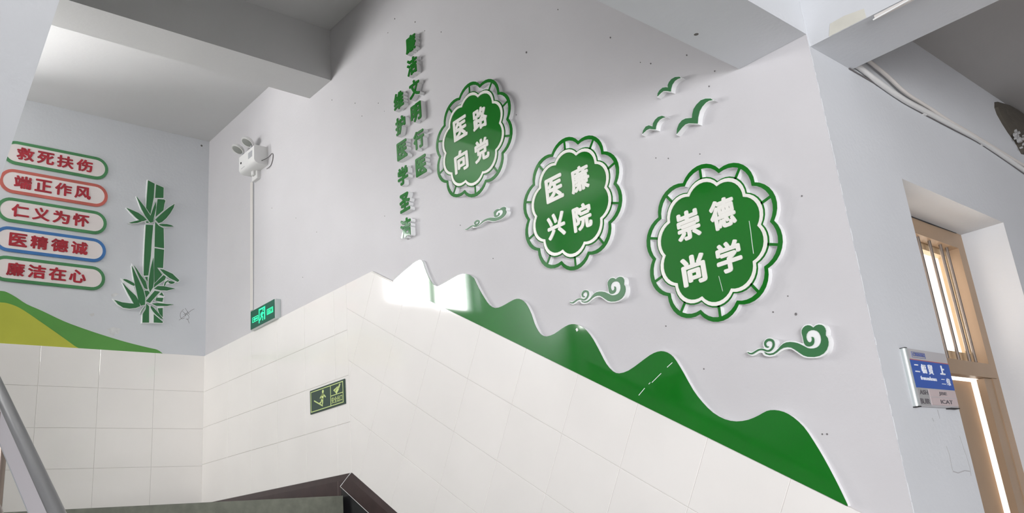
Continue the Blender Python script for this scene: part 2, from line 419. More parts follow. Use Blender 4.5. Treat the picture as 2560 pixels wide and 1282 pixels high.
slab_rail('panel_lip', XR-.0025, XR+.0035, -.5530, -.5512, PLASTG)
part('lower_rail', MB().tube([(XR-.002, y, .579*y-.636) for y in (.40, .9, 1.3, 1.6)], .010, 12), RAIL3, bl)
for y in (.45, .8, 1.25, 1.58):
    part('post', MB().tube([(XR+.003, y, max(GF, .106-.579*(LY-y))-.02), (XR+.003, y, .579*y-.52)], .007, 12), RAIL3, bl)

# ------------------------------------------------------------------ landing window (behind the flight, seen as reflection)
wn = struct('window_1', MB().ring([(wx0, wz0), (wx1, wz0), (wx1, wz1), (wx0, wz1)], [(wx0+.014, wz0+.014), (wx1-.014, wz0+.014), (wx1-.014, wz1-.014), (wx0+.014, wz1-.014)], -.07, -.045), WINF, FRAMES['B'])
link('mullion', MB().box(.088, .104, wz0+.01, wz1-.01, -.068, -.047).mesh('mullion', WINF), wn)
link('sash', MB().ring([(.104, wz0+.014), (.20, wz0+.014), (.20, wz1-.014), (.104, wz1-.014)], [(.112, wz0+.022), (.192, wz0+.022), (.192, wz1-.022), (.112, wz1-.022)], -.06, -.05).mesh('sash', WINF), wn)

# ------------------------------------------------------------------ door with barred transom
YF = .529
dm = FRAMES['G'] @ Matrix.Identity(4)
FD = fm([(1, 0, 0), (0, 0, 1), (0, -1, 0)], W(0, YF, 0))
def dpart(name, mb, m, par, M=None): return link(name, mb.mesh(name, m), par, M)
door = struct('door_1', MB().ring([(dx0, GF), (dx1, GF), (dx1, dz1), (dx0, dz1)], [(1.225, GF+.001), (1.553, GF+.001), (1.553, .400), (1.225, .400)], -.018, 0), TAN, FD)
dpart('door_rail', MB().box(1.225, 1.566, .1705, .194, -.012, .003), TAN, door)
dpart('door_stop', MB().box(1.520, 1.553, GF, .1700, -.014, -.002), TAN, door)
dpart('door_stop', MB().box(1.5535, 1.558, .194, .400, -.021, -.018), TAN, door)
lf = MB().box(0, .297, GF+.006, .168, -.009, 0)
leaf = dpart('door_leaf', lf, TAN, door, Matrix.Translation((1.226*S, 0, -.019*S)) @ Matrix.Rotation(math.radians(1.0), 4, 'Y'))
dpart('door_handle', MB().tube([(.275, -.20, .0), (.275, -.20, .018), (.245, -.20, .018)], .004, 8), ALU, leaf)
# transom sash behind the bars
sash = dpart('transom_sash', MB().ring([(1.225, .194), (1.578, .194), (1.578, .410), (1.225, .410)], [(1.25, .2165), (1.546, .2165), (1.546, .390), (1.25, .390)], -.035, -.022), mat('tan_sash', (.52, .39, .24), .45), door)
for i in range(8):
    x = 1.4960-.0435*i+(.0 if i else 0)
    if x > 1.23: dpart('window_bar', MB().tube([(x, .190, -.008), (x, .402, -.008)], .0027, 10), BAR, door)
dpart('window_bar', MB().tube([(1.527, .190, -.010), (1.527, .402, -.010)], .0024, 10), BAR, door)
dpart('gap_line', MB().stroke([(dx0, dz1-.001, .003), (1.30, dz1-.0015, .003), (1.36, dz1-.0005, .002), (1.45, dz1-.001, .0025), (1.56, dz1-.0005, .001)], .0003, .0008), DARK, door)

# ------------------------------------------------------------------ slogan banners on the landing wall
def pill(x0, x1, z0, z1, n=14):
    r = (z1-z0)/2; cz = (z0+z1)/2; p = []
    for i in range(n+1): a = -math.pi/2+math.pi*i/n; p.append((x1-r+r*math.cos(a), cz+r*math.sin(a)))
    for i in range(n+1): a = math.pi/2+math.pi*i/n; p.append((x0+r+r*math.cos(a), cz+r*math.sin(a)))
    return p
BAN = [('救死扶伤', OUTG, 'green', 'topmost', 1.0990, .702), ('端正作风', OUTR, 'red', 'second from top, only red-edged one', 1.0155, .705),
       ('仁义为怀', OUTG, 'green', 'middle', .9330, .7065), ('医精德诚', OUTB, 'blue', 'fourth from top, only blue-edged one', .8510, .7085),
       ('廉洁在心', OUTG, 'green', 'lowest, just over the painted hills', .7695, .7105)]
for txt, om, cn, wh, zc, xr in BAN:
    x0 = .431
    cx = (x0+xr)/2
    b = thing('slogan_banner', f'{cn}-edged rounded slogan banner with red characters, {wh}', 'banner', at('B', cx, zc), 'rounded slogan banners on the landing wall')
    P = rel(pill(x0, xr, zc-.0345, zc+.0345), (cx, zc)); Q = rel(pill(x0+.0085, xr-.0085, zc-.026, zc+.026), (cx, zc))
    part('backing', MB().poly(outset(P, -.0004), 0, .0022), WHITE, b)
    part('edge_band', MB().ring(P, Q, .0005, .0032), om, b)
    part('face', MB().poly(Q, .001, .0027), PILL, b)
    for i, ch in enumerate(txt):
        sx = .4875+.0502*i-cx+(.001 if zc < .9 else 0)
        link('character', text_mesh('character', ch, RED, .043, .0365, .0026, .0042, .035, sx, .0005), b)

# painted hills on the landing wall
gt = [oB(*p) for p in [(0, 727), (16, 730), (40, 743), (66, 760), (106, 777.5), (159, 802.7), (212, 822.5), (265, 840), (318, 855.7), (371, 869), (392.5, 874), (405.8, 883)]]
yt = [oB(*p) for p in [(0, 756), (16, 757.6), (40, 765.5), (63.6, 778.8), (92.8, 798.7), (127, 822.5), (159, 845), (196, 872)]]
gt = smooth([(.28, .655), (.36, .690), (.43, .7065)]+gt, 3); yt = smooth([(.30, .635), (.38, .665), (.44, .678)]+yt, 3)
zb = .5708
h = thing('painted_hills', 'flat painted hills in green and yellow-green along the tile top on landing wall', 'mural', at('B', .5, .6))
part('green_hill', MB().poly(rel([(p[0], max(p[1], zb+.0003)) for p in gt]+[(gt[-1][0]+.002, zb), (.28, zb)], (.5, .6)), .0001, .0010), HILLG, h)
part('yellow_hill', MB().poly(rel([(p[0], max(p[1], zb+.0003)) for p in yt]+[(yt[-1][0]+.0003, zb), (.30, zb)], (.5, .6)), .0010, .0016), HILLY, h)

# ------------------------------------------------------------------ bamboo relief
A = lambda *p: crop((310, 440), .1248, p)
Bc = lambda *p: crop((275, 630), .1482, p)
STALK = [A((478, 90), (608, 155), (590, 440), (525, 765), (440, 640), (455, 400)), A((640, 170), (790, 235), (785, 440), (620, 440), (630, 300)),
    A((670, 465), (800, 475), (825, 500), (805, 560), (785, 690), (630, 820), (650, 620)),
    [(364.3, 562), (382.4, 563), (379, 600), (376.5, 640), (370, 688.5), (358.7, 689), (360, 640), (362, 600)],
    [(387.6, 555), (397, 565), (408.5, 571), (409.5, 621), (386, 617)], [(386, 620.5), (409.5, 624.5), (407, 670), (392, 669), (400, 680), (405, 687), (385.6, 708.5), (384.9, 660)],
    Bc((580, 655), (640, 655), (665, 690), (605, 770)), Bc((600, 830), (670, 860), (840, 670), (750, 655)), Bc((735, 600), (745, 540), (900, 390), (940, 420), (920, 470), (800, 550)),
    Bc((780, 770), (895, 775), (880, 840), (760, 820)), Bc((830, 720), (870, 680), (905, 745)), Bc((585, 425), (630, 420), (630, 500)),
    Bc((610, 870), (655, 920), (655, 1190), (545, 1190), (550, 1040), (600, 960)), Bc((735, 1050), (890, 1180), (880, 1195), (735, 1190)), Bc((800, 950), (885, 945), (885, 1100), (830, 1040))]
LEAF = [A((245, 415), (400, 610), (525, 800), (575, 925), (520, 935), (420, 800), (350, 670)), A((635, 515), (635, 640), (600, 800), (575, 925), (527, 800), (590, 620)),
    A((50, 645), (140, 680), (280, 740), (380, 810), (450, 880), (380, 905), (320, 900), (240, 840), (140, 740)), A((95, 940), (200, 910), (300, 890), (350, 912), (260, 940), (140, 950)),
    A((1010, 560), (985, 640), (920, 750), (840, 850), (760, 920), (690, 945), (620, 875), (700, 800), (800, 710), (900, 630)), A((700, 970), (850, 965), (985, 1012), (820, 1012), (750, 1000)),
    A((435, 912), (485, 918), (485, 938), (445, 938)),
    Bc((725, 100), (735, 300), (735, 500), (720, 600), (670, 680), (650, 600), (650, 480), (680, 280)),
    Bc((362, 235), (400, 300), (470, 450), (560, 650), (590, 770), (585, 890), (520, 905), (480, 830), (430, 600), (390, 400)), Bc((400, 230), (450, 290), (520, 400), (600, 500), (630, 630), (580, 615), (500, 450)),
    Bc((215, 465), (280, 465), (400, 530), (400, 572), (300, 520)),
    Bc((205, 520), (300, 620), (430, 740), (480, 830), (505, 915), (430, 945), (330, 955), (220, 940), (130, 880), (70, 810), (200, 850), (400, 875), (300, 700)),
    Bc((840, 290), (900, 300), (1050, 370), (1165, 480), (1140, 505), (1000, 440), (900, 360)), Bc((990, 490), (1090, 510), (1040, 540), (990, 520)),
    Bc((740, 620), (800, 575), (900, 578), (1090, 618), (960, 650), (840, 645)), Bc((700, 870), (800, 860), (950, 878), (1070, 885), (960, 910), (780, 910)),
    Bc((680, 920), (730, 940), (890, 1130), (800, 1080), (720, 1000)), Bc((905, 570), (920, 510), (980, 475), (985, 490), (940, 520), (925, 570)),
    Bc((535, 985), (575, 925), (590, 915), (560, 965), (505, 1040))]
FILL = [A((608, 155), (640, 170), (625, 440), (560, 700), (590, 440)), Bc((690, 0), (750, 0), (740, 540), (640, 640), (640, 395)), Bc((655, 880), (735, 960), (735, 1200), (655, 1200)),
    Bc((362, 190), (600, 500), (600, 640), (400, 300)), Bc((180, 440), (215, 465), (400, 572), (480, 850), (300, 620)), [(382.4, 563), (387.6, 555), (386, 640), (376.5, 640)],
    Bc((900, 560), (930, 440), (1000, 470), (1000, 540)), Bc((670, 680), (735, 600), (850, 650), (700, 860), (600, 820)), Bc((800, 690), (905, 690), (905, 940), (800, 940)),
    A((600, 450), (840, 470), (640, 700))]
bc = oB(380, 640)
bam = thing('bamboo_relief', 'raised green bamboo stalks and leaves outlined in white beside the slogan banners', 'wall relief', at('B', *bc))
bmb = MB()
cv = lambda L: rel([oB(*p, .005) for p in L], bc)
for i, L in enumerate(FILL+STALK+LEAF): bmb.poly(cv(L) if i < len(FILL) else outset(cv(L), .0021), .0002, .0058+.000014*i)
part('backing', bmb, WHITE, bam)
for i, L in enumerate(STALK): part('stalk_segment', MB().poly(cv(L), .0060, .0072+.00001*i), GREEN2, bam)
for L in LEAF:
    q = ccw(cv(L)); part('leaf', MB().poly(smooth(q, 2, True) if len(q) < 6 else q, .0062, .0078), GREEN2, bam)

# ------------------------------------------------------------------ raised characters on the stair wall
c1 = lambda a, b, c, d: (940+(a+c)/2/4.272, 40+(b+d)/2/4.273)
c2 = lambda a, b, c, d: (940+(a+c)/2/4.272, 320+(b+d)/2/4.273)
RIGHT = [('廉', c1(305, 185, 430, 400)), ('洁', c1(325, 430, 440, 635)), ('文', c1(340, 665, 475, 880)), ('明', c1(365, 920, 485, 1140)), ('行', c2(395, 15, 515, 225)), ('医', c2(412, 285, 545, 515))]
LEFT = [('维', c1(180, 795, 300, 1010)), ('护', c1(198, 1060, 320, 1270)), ('医', c2(215, 120, 335, 345)), ('学', c2(225, 400, 345, 615)), ('圣', c2(240, 680, 370, 905)), ('洁', c2(245, 950, 385, 1175))]
ordn = ['topmost', 'second from the top', 'third from the top', 'fourth from the top', 'fifth from the top', 'lowest']
for colname, LL, near in (('longer right column, nearer the first medallion', RIGHT, 1), ('lower left column', LEFT, 0)):
    for i, (ch, p) in enumerate(LL):
        s, t = oR(*p, .0125)
        shiny = colname.startswith('lower') and i == 5
        b = thing('wall_character', f'raised green slogan character {ch}, {ordn[i]} in the {colname.split(",")[0]} on stair wall', 'character', at('R', s, t), 'raised green characters on the stair wall')
        link('body', text_mesh('body', ch, WHITE, .0385, .0425, .0, .0115, .055), b)
        link('face', text_mesh('face', ch, GREEN, .0375, .0415, .0115, .0128, .048), b)

# ------------------------------------------------------------------ flower medallions
def scallop(rc, ra, a0=70, n=10, k=9):
    out = []
    for i in range(n):
        a = math.radians(a0+36*i); hh = math.radians(18); mid = a+hh
        chord = rc*math.sin(hh); dist = rc*math.cos(hh); sag = ra-dist; R = (chord*chord+sag*sag)/(2*sag); cc = ra-R
        th = math.atan2(chord, dist-cc)
        for j in range(k):
            t = -th+2*th*j/k
            x = cc+R*math.cos(t); y = R*math.sin(t)
            out.append((x*math.cos(mid)-y*math.sin(mid), x*math.sin(mid)+y*math.cos(mid)))
    return out
def medallion(c, sc_, chars, pos, label):
    b = thing('flower_medallion', label, 'medallion', at('R', *c), 'green flower medallions on the stair wall')
    sl = lambda rc, ra: scallop(rc*sc_, ra*sc_)
    D = .0085
    part('outer_ring', MB().ring(sl(.1035, .1155), sl(.0975, .1090), 0, D), WHITE, b)
    part('ring_face', MB().ring(sl(.1035, .1155), sl(.0975, .1090), D, D+.0012), GREEN, b)
    for i in range(10):
        a = math.radians(88+36*i); r0, r1 = .0915*sc_, .1105*sc_; px_, py_ = math.cos(a), math.sin(a)
        q = [(px_*r0-py_*.0019, py_*r0+px_*.0019), (px_*r0+py_*.0019, py_*r0-px_*.0019), (px_*r1+py_*.0019, py_*r1-px_*.0019), (px_*r1-py_*.0019, py_*r1+px_*.0019)]
        sp = part('spoke', MB().poly(q, 0, D), WHITE, b); part('spoke_face', MB().poly(q, D, D+.0010), GREEN, sp)
    part('plaque', MB().poly(sl(.0860, .0955), 0, D), WHITE, b)
    part('plaque_edge', MB().ring(sl(.0860, .0955), sl(.0838, .0933), D, D+.0010), GREEN, b)
    part('plaque_border', MB().ring(sl(.0838, .0933), sl(.0785, .0878), D, D+.0020), CREAMF, b)
    part('plaque_face', MB().poly(sl(.0785, .0878), D, D+.0008), GREEN, b)
    if sc_ == 1.0:
        part('scratch', MB().stroke(rel([oR(*p, D+.0008)+(.0007,) for p in SCR], c), D+.0008, D+.0011), PEEL, b)
        part('scratch', MB().stroke(rel([oR(*p, D+.0008)+(.0005,) for p in [(1797, 690), (1803, 712), (1807, 728)]], c), D+.0008, D+.0011), PEEL, b)
    for ch, p in zip(chars, pos):
        s, t = oR(*p, D+.002)
        link('character', text_mesh('character', ch, CREAMF, .0415*sc_, .0440*sc_, D+.0008, D+.0022, .042, s-c[0], t-c[1]), b)
SCR = [(1873, 552), (1877, 578), (1880, 605), (1884, 634)]
medallion((-1.147, .731), 1.035, '医路向党', crop((1060, 160), .2808, [(320, 572), (495, 482), (330, 860), (512, 763)]), 'smallest-looking green flower medallion, uppermost, beside the vertical slogan')
medallion((-.912, .514), 1.012, '医廉兴院', crop((1280, 300), .3276, [(320, 522), (515, 447), (335, 803), (533, 738)]), 'green flower medallion in the middle of the three on the stair wall')
medallion((-.655, .364), 1.0, '崇德尚学', crop((1580, 360), .3743, [(373, 540), (602, 463), (410, 838), (645, 752)]), 'largest-looking green flower medallion, lowest, nearest the door corner')

# ------------------------------------------------------------------ swirling clouds
K3 = lambda p: crop((1840, 780), .109375, p)
BODY = [(640, 905), (680, 960), (760, 985), (850, 970), (930, 920), (1000, 860), (1080, 815), (1170, 800), (1260, 810), (1350, 860), (1450, 930), (1540, 990), (1640, 1020), (1780, 1025), (1900, 1000), (2000, 945), (2070, 860), (2105, 760), (2110, 680), (2090, 590), (2045, 530), (2045, 470), (2050, 430), (2035, 370), (2000, 320), (1950, 290), (1890, 283), (1830, 300), (1790, 330), (1765, 355), (1740, 335), (1690, 305), (1640, 297), (1580, 315), (1530, 360), (1500, 420), (1500, 480), (1520, 550), (1540, 640), (1550, 700), (1580, 750), (1620, 780), (1670, 787), (1730, 770), (1770, 730), (1785, 680), (1785, 620), (1770, 580), (1745, 565), (1720, 568), (1735, 600), (1735, 640), (1715, 680), (1680, 690), (1645, 675), (1615, 630), (1600, 570), (1610, 500), (1650, 440), (1710, 412), (1780, 410), (1850, 430), (1900, 475), (1935, 550), (1945, 630), (1935, 700), (1900, 765), (1850, 805), (1780, 828), (1700, 832), (1630, 818), (1560, 780), (1480, 740), (1400, 705), (1320, 688), (1230, 680), (1150, 690), (1080, 720), (1020, 770), (970, 830), (910, 890), (850, 930), (780, 945), (710, 940)]
CURL = [(262, 912, 8), (310, 945, 25), (370, 945, 30), (440, 905, 30), (510, 865, 30), (580, 850, 30), (640, 862, 32), (700, 885, 32), (760, 880, 34), (815, 840, 36), (850, 780, 38), (855, 710, 40), (830, 655, 44), (770, 630, 46), (710, 645, 46), (670, 690, 42), (665, 740, 38), (690, 785, 32), (725, 800, 22), (745, 785, 8)]
BASE = [(235, 890), (270, 960), (360, 1000), (440, 980), (520, 930), (590, 930), (620, 980), (700, 1012), (790, 1015), (880, 995), (980, 925), (1080, 865), (1180, 840), (1270, 855), (1400, 940), (1540, 1030), (1700, 1052), (1850, 1045), (1980, 1000), (2080, 930), (2130, 820), (2145, 690), (2120, 580), (2075, 520), (2080, 440), (2060, 350), (2010, 290), (1940, 260), (1870, 258), (1800, 285), (1765, 320), (1700, 275), (1630, 270), (1550, 300), (1495, 360), (1475, 430), (1480, 510), (1505, 600), (1515, 680), (1515, 715), (1430, 685), (1330, 660), (1200, 655), (1100, 680), (1020, 740), (945, 825), (925, 780), (915, 700), (870, 620), (800, 585), (720, 590), (650, 630), (610, 700), (610, 760), (630, 820), (560, 820), (490, 830), (400, 885), (340, 905), (290, 890)]
e3 = .0095
tip3 = oR(*K3([(245, 900)])[0], e3); rt3 = oR(*K3([(2110, 700)])[0], e3); tp3 = oR(*K3([(1920, 283)])[0], e3)
cb = [oR(*p, e3) for p in K3(BODY)]; cba = [oR(*p, e3) for p in K3(BASE)]
cc_ = []
for x, y, w_ in CURL:
    p = K3([(x, y)])[0]; s, t = oR(*p, e3); cc_.append((s, t, w_*.109375/1560))
def cloud(tip, rt, tp, label):
    T = oR(*tip, e3); Rr = oR(*rt, e3); P = oR(*tp, e3)
    kx = (Rr[0]-T[0])/(rt3[0]-tip3[0]); ky = (P[1]-T[1])/(tp3[1]-tip3[1])
    print('cloud', kx, ky)
    f = lambda pts: [((q[0]-tip3[0])*kx, (q[1]-tip3[1])*ky)+tuple(q[2:]) for q in pts]
    b = thing('cloud_plaque', label, 'cloud', at('R', *T), 'auspicious cloud plaques on the stair wall')
    part('body', MB().poly(smooth(ccw(f(cba)), 2, True), 0, .0085), WHITE, b)
    part('swirl', MB().poly(f(cb), .0085, .0095), GREEN2, b)
    part('curl', MB().stroke(smooth(f(cc_), 3), .0085, .0096), GREEN2, b)
cloud(*crop((1140, 490), .0858, [(250, 965), (1470, 620), (1385, 310)]), 'raised green and white swirling cloud below the uppermost medallion')
cloud(*crop((1400, 670), .0936, [(245, 890), (1745, 600), (1610, 230)]), 'raised green and white swirling cloud below the middle medallion')
cloud(*K3([(245, 900), (2110, 700), (1920, 283)]), 'raised green and white swirling cloud below the lowest medallion, nearest the door')

# ------------------------------------------------------------------ birds
K5 = lambda p: crop((1580, 160), .1561, p)
B1 = [(715, 1115), (720, 1040), (750, 960), (800, 900), (860, 870), (960, 860), (965, 800), (985, 720), (1030, 650), (1100, 580), (1180, 552), (1260, 552), (1290, 575), (1230, 585), (1180, 615), (1120, 680), (1080, 750), (1055, 850), (1048, 952), (980, 948), (900, 948), (850, 965), (800, 1010), (760, 1060)]
B2 = [(405, 515), (410, 470), (440, 420), (490, 378), (540, 370), (575, 375), (570, 340), (590, 290), (630, 240), (690, 207), (760, 203), (775, 222), (730, 235), (680, 270), (640, 330), (620, 400), (618, 440), (560, 430), (500, 430), (460, 460), (430, 490)]
B3 = [(165, 1115), (180, 1060), (220, 1000), (270, 980), (330, 1000), (335, 950), (370, 890), (420, 845), (480, 827), (535, 850), (490, 860), (440, 890), (400, 940), (380, 1000), (375, 1045), (330, 1045), (280, 1035), (230, 1055), (190, 1090)]
for L, lab in ((B1, 'largest of the three green flying-bird cutouts on the stair wall'), (B2, 'uppermost small green flying-bird cutout on the stair wall'), (B3, 'smallest green flying-bird cutout, lower left of the three')):
    P = [oR(*p, .0105) for p in K5(L)]; c = (sum(p[0] for p in P)/len(P), sum(p[1] for p in P)/len(P)); P = rel(P, c)
    b = thing('bird_cutout', lab, 'bird cutout', at('R', *c), 'green bird cutouts on the stair wall')
    part('body', MB().poly(outset(P, .0009), 0, .0095), WHITE, b)
    part('face', MB().poly(P, .0095, .0106), GREEN2, b)

# ------------------------------------------------------------------ mountain range panel along the raking tile top
MT = [(983, 702), (1006, 681), (1032, 659), (1044, 651.5), (1051, 649.6), (1057, 655), (1062, 670.5), (1070, 690), (1079, 706), (1088.5, 713.6), (1097, 714.5), (1126, 698.6), (1144.6, 688), (1160.5, 684), (1172.7, 686.5), (1184, 695), (1191, 710), (1200.8, 728.6), (1212, 747), (1223, 762), (1238, 769.8), (1255, 765), (1273.6, 754.6), (1286.7, 748), (1298, 746.8), (1309, 752.8), (1318.5, 765), (1328, 785.5), (1335.4, 808), (1344.7, 826.7), (1354, 837), (1367, 840.7), (1386, 834), (1404.7, 821), (1421.5, 811.7), (1436.5, 810), (1451.5, 814.5), (1466.4, 826.7), (1483, 849), (1502, 884.7), (1515, 909), (1531.7, 927.5), (1548, 933), (1571, 926), (1597.5, 907.7), (1623.9, 888), (1643.6, 878.8), (1660, 878), (1676.5, 886), (1689.7, 901), (1709.5, 934), (1732.5, 975), (1755.5, 1005), (1781.9, 1031), (1811.5, 1047.6), (1841, 1053), (1870.8, 1049), (1897, 1037.8), (1916.8, 1027), (1936.6, 1024.6), (1959.6, 1029.5), (1982.7, 1042.7), (2009, 1067), (2032, 1100), (2058, 1143), (2084.7, 1192.5), (2101, 1225), (2117.7, 1260)]
DM = .0072
mp = smooth([oR(*p, DM) for p in MT], 2)
tl = lambda s: .6324-.579*(s+1.634)
mp = [(s, max(t, tl(s)+.0004)) for s, t in mp]
cm = (mp[0][0]+.5, tl(mp[0][0]+.5))
mpoly = mp+[(mp[-1][0]+.0003, tl(mp[-1][0])), (mp[0][0]-.0005, tl(mp[0][0]))]
b = thing('mountain_panel', 'long glossy green mountain-range panel running down along the slanted tile edge', 'wall panel', at('R', *cm))
part('body', MB().poly(rel(mpoly, cm), 0, DM-.0010), WHITE, b)
part('face', MB().poly(rel(mpoly, cm), DM-.0010, DM), GREEN, b)
for pts in ([(1597, 988), (1612, 970)], [(1622, 960), (1626, 956)], [(1630, 956), (1653, 933)], [(1668, 918), (1681, 906)]):
    q = rel([oR(*p, DM)+(.0009,) for p in pts], cm); part('scratch', MB().stroke(q, DM, DM+.0004), PEEL, b)
q = rel([oR(*p, DM)+(.004,) for p in [(1441, 821), (1444, 827)]], cm); part('chip', MB().stroke(q, DM, DM+.0004), PEEL, b)

# ------------------------------------------------------------------ emergency light, conduit, exit sign
ey, ez = 2.078, 1.052
em = thing('emergency_light', 'white twin-head emergency light mounted high on the stair wall', 'emergency light', at('R', -ey, ez))
hw, hh_ = .0475, .0270
eb = MB(); sec = [(-hh_, 0), (-hh_, .028), (-hh_+.004, .036), (-hh_+.010, .040), (hh_-.003, .040), (hh_, .037), (hh_, 0)]
n = len(sec)
for s_ in (-hw, hw):
    for t_, d_ in sec: eb.v.append((s_, t_, d_))
eb.f += [[i, (i+1) % n, n+(i+1) % n, n+i][::-1] for i in range(n)]+[list(range(n)), [n+i for i in range(n)][::-1]]
part('housing', eb, PLASTIC, em)
part('display', MB().poly([(.012, -.004), (.036, -.004), (.036, .014), (.012, .014)], .040, .0405), PLASTG, em)
part('button', MB().lathe([(.0032, 0), (.0032, .0012), (.002, .0018)], 12), DARK, em, Matrix.Translation((-.034*S, .002*S, .040*S)))
part('label_strip', MB().box(-.034, -.012, -.017, -.0155, .040, .0404), PLASTG, em)
for px_, py_, dd in ((595, 373, .036), (619, 355, .030)):
    s_, t_ = oR(px_, py_, dd); dx, dz = s_+ey, t_-ez
    hd = part('lamp_head', MB().lathe([(.006, -.010), (.014, -.0075), (.0185, -.003), (.0195, .002), (.0188, .0036), (.0165, .0033)], 30), PLASTIC, em,
              Matrix.Translation((dx*S, dz*S, dd*S)) @ Matrix.Rotation(math.radians(-6), 4, 'Y') @ Matrix.Rotation(math.radians(60), 4, 'X'))
    part('lens', MB().lathe([(.0163, .0030), (.013, .0046), (.006, .0054)], 30), mat('lamp_lens', (.30, .31, .29), .25, bump=.6, bscale=300), hd)
    part('bracket', MB().tube([(dx+.004, hh_-.002, .020), (dx+.004, hh_+.004, .020), (dx, dz+.004, dd-.012)], .0040, 8), PLASTG, em)
pl = [(.030, -.017, .041-.02), (.048, -.018, .018), (.056, -.008, .003), (.078, -.004, .0015), (.082, -.018, .0015), (.070, -.036, .0015), (.050, -.040, .004)]
part('power_cord', MB().tube(smooth(pl[1:], 4), .0010, 6), CABLED, em)
jy = oR(638, 434, .008)
jb = thing('socket_box', 'small white socket box under the emergency light with a plug in it', 'socket', at('R', *jy))
part('box', MB().chamfer([(-.016, -.020), (.016, -.020), (.016, .020), (-.016, .020)], 0, .0110, .0015), PLASTIC, jb)
part('plug', MB().chamfer([(-.004, -.008), (.009, -.008), (.009, .010), (-.004, .010)], .011, .019, .002), PLASTIC, jb)
p0, p1 = oR(629.5, 455, .002), oR(629.5, 776, .002)
cd = thing('cable_trunking', 'thin white vertical cable trunking from socket box down to exit sign', 'trunking', at('R', *p1))
part('trunk', MB().chamfer(rel([(p1[0]-.008, p1[1]), (p1[0]+.008, p1[1]), (p0[0]+.008, p0[1]), (p0[0]-.008, p0[1])], p1), 0, .0035, .0006), CABLE, cd)
part('cover_seam', MB().box(.0075, .0088, 0, p0[1]-p1[1], 0, .0022), PLASTG, cd)
xs_ = thing('exit_sign', 'lit green exit sign with running figure at the tile top on stair wall', 'sign', at('R', -2.031, .5955))
part('housing', MB().chamfer([(-.0705, -.0262), (.0705, -.0262), (.0705, .0262), (-.0705, .0262)], 0, .0150, .0015), ALU, xs_)
part('front', MB().box(-.0690, .0672, -.0240, .0255, .0150, .0160), EXITG, xs_)
pt = MB(); D0, D1 = .0160, .0164
pt.box(-.056, -.026, -.0080, -.0060, D0, D1).box(-.056, -.026, .0040, .0060, D0, D1).box(-.058, -.056, -.008, .006, D0, D1).box(-.026, -.024, -.008, .006, D0, D1)
pt.poly([(-.053, -.001), (-.044, .0035), (-.044, -.0055)], D0, D1).box(-.044, -.029, -.0030, .0012, D0, D1)
pt.box(-.020, -.016, -.0180, .0200, D0, D1).box(-.020, .016, .0160, .0200, D0, D1).box(.011, .016, -.0150, .0200, D0, D1)
pt.box(.028, .058, -.0070, -.0050, D0, D1).box(.028, .058, .0060, .0080, D0, D1).box(.026, .028, -.007, .008, D0, D1).box(.058, .060, -.007, .008, D0, D1)
part('pictogram', pt, EXITL, xs_)
man = MB(); man.stroke([(-.004, -.001, .007), (.002, .007, .008)], D0, D1).stroke([(-.004, -.001, .0045), (.003, -.007, .004), (.002, -.015, .0035)], D0, D1).stroke([(-.005, -.001, .0045), (-.009, -.008, .004), (-.015, -.011, .0035)], D0, D1)
man.stroke([(.002, .007, .003), (.008, .003, .003)], D0, D1).stroke([(.001, .007, .003), (-.007, .006, .003), (-.010, .001, .003)], D0, D1)
man.poly([(.0045+.0028*math.cos(a*.628), .0125+.0028*math.sin(a*.628)) for a in range(10)], D0, D1)
part('running_figure', man, EXITL, xs_)
link('lettering', text_mesh('lettering', '出口', EXITL, .026, .010, D0, D1, .02, .043, .0005), xs_)
# ------------------------------------------------------------------ luminous stair sign on the tiles
T0 = TD
ls = thing('stair_sign', 'dark green photoluminescent exit plate with stair figure on the cream wall tiles', 'sign', at('R', -1.725, .3285, T0))
part('plate', MB().chamfer([(-.077, -.0275), (.077, -.0275), (.077, .0275), (-.077, .0275)], 0, .0035, .0008), LUMD, ls)
fr = MB(); D0, D1 = .0035, .0038
fr.ring([(-.0725, -.0240), (.0725, -.0240), (.0725, .0235), (-.0725, .0235)], [(-.0705, -.0222), (.0705, -.0222), (.0705, .0217), (-.0705, .0217)], D0, D1)
fr.box(.0170, .0190, -.0222, .0217, D0, D1).box(.019, .0705, -.0020, -.0003, D0, D1)
part('border', fr, LUMI, ls)
mn = MB(); mn.stroke([(-.057, .001, .0028), (-.018, -.017, .0028)], D0, D1)
mn.poly([(-.016+.0042*math.cos(a*.628), .0155+.0042*math.sin(a*.628)) for a in range(10)], D0, D1)
mn.stroke([(-.019, -.001, .008), (-.016, .010, .009)], D0, D1).stroke([(-.018, .009, .004), (-.030, .002, .003)], D0, D1).stroke([(-.015, .009, .004), (-.004, .001, .003)], D0, D1)
mn.stroke([(-.020, 0, .005), (-.026, -.008, .004), (-.034, -.009, .003)], D0, D1).stroke([(-.018, 0, .005), (-.018, -.010, .004), (-.020, -.014, .003)], D0, D1)
part('stair_figure', mn, LUMI, ls)
ar = MB(); ar.stroke([(.040, .003, .010), (.052, .012, .010)], D0, D1).poly([(.030, .010), (.048, .0155), (.038, .0040)], D0, D1).stroke([(.052, .010, .006), (.060, .0195, .004)], D0, D1)
part('arrow', ar, LUMI, ls)
link('lettering', text_mesh('lettering', '安全出口', LUMI, .046, .0140, D0, D1, .01, .0445, -.0120), ls)

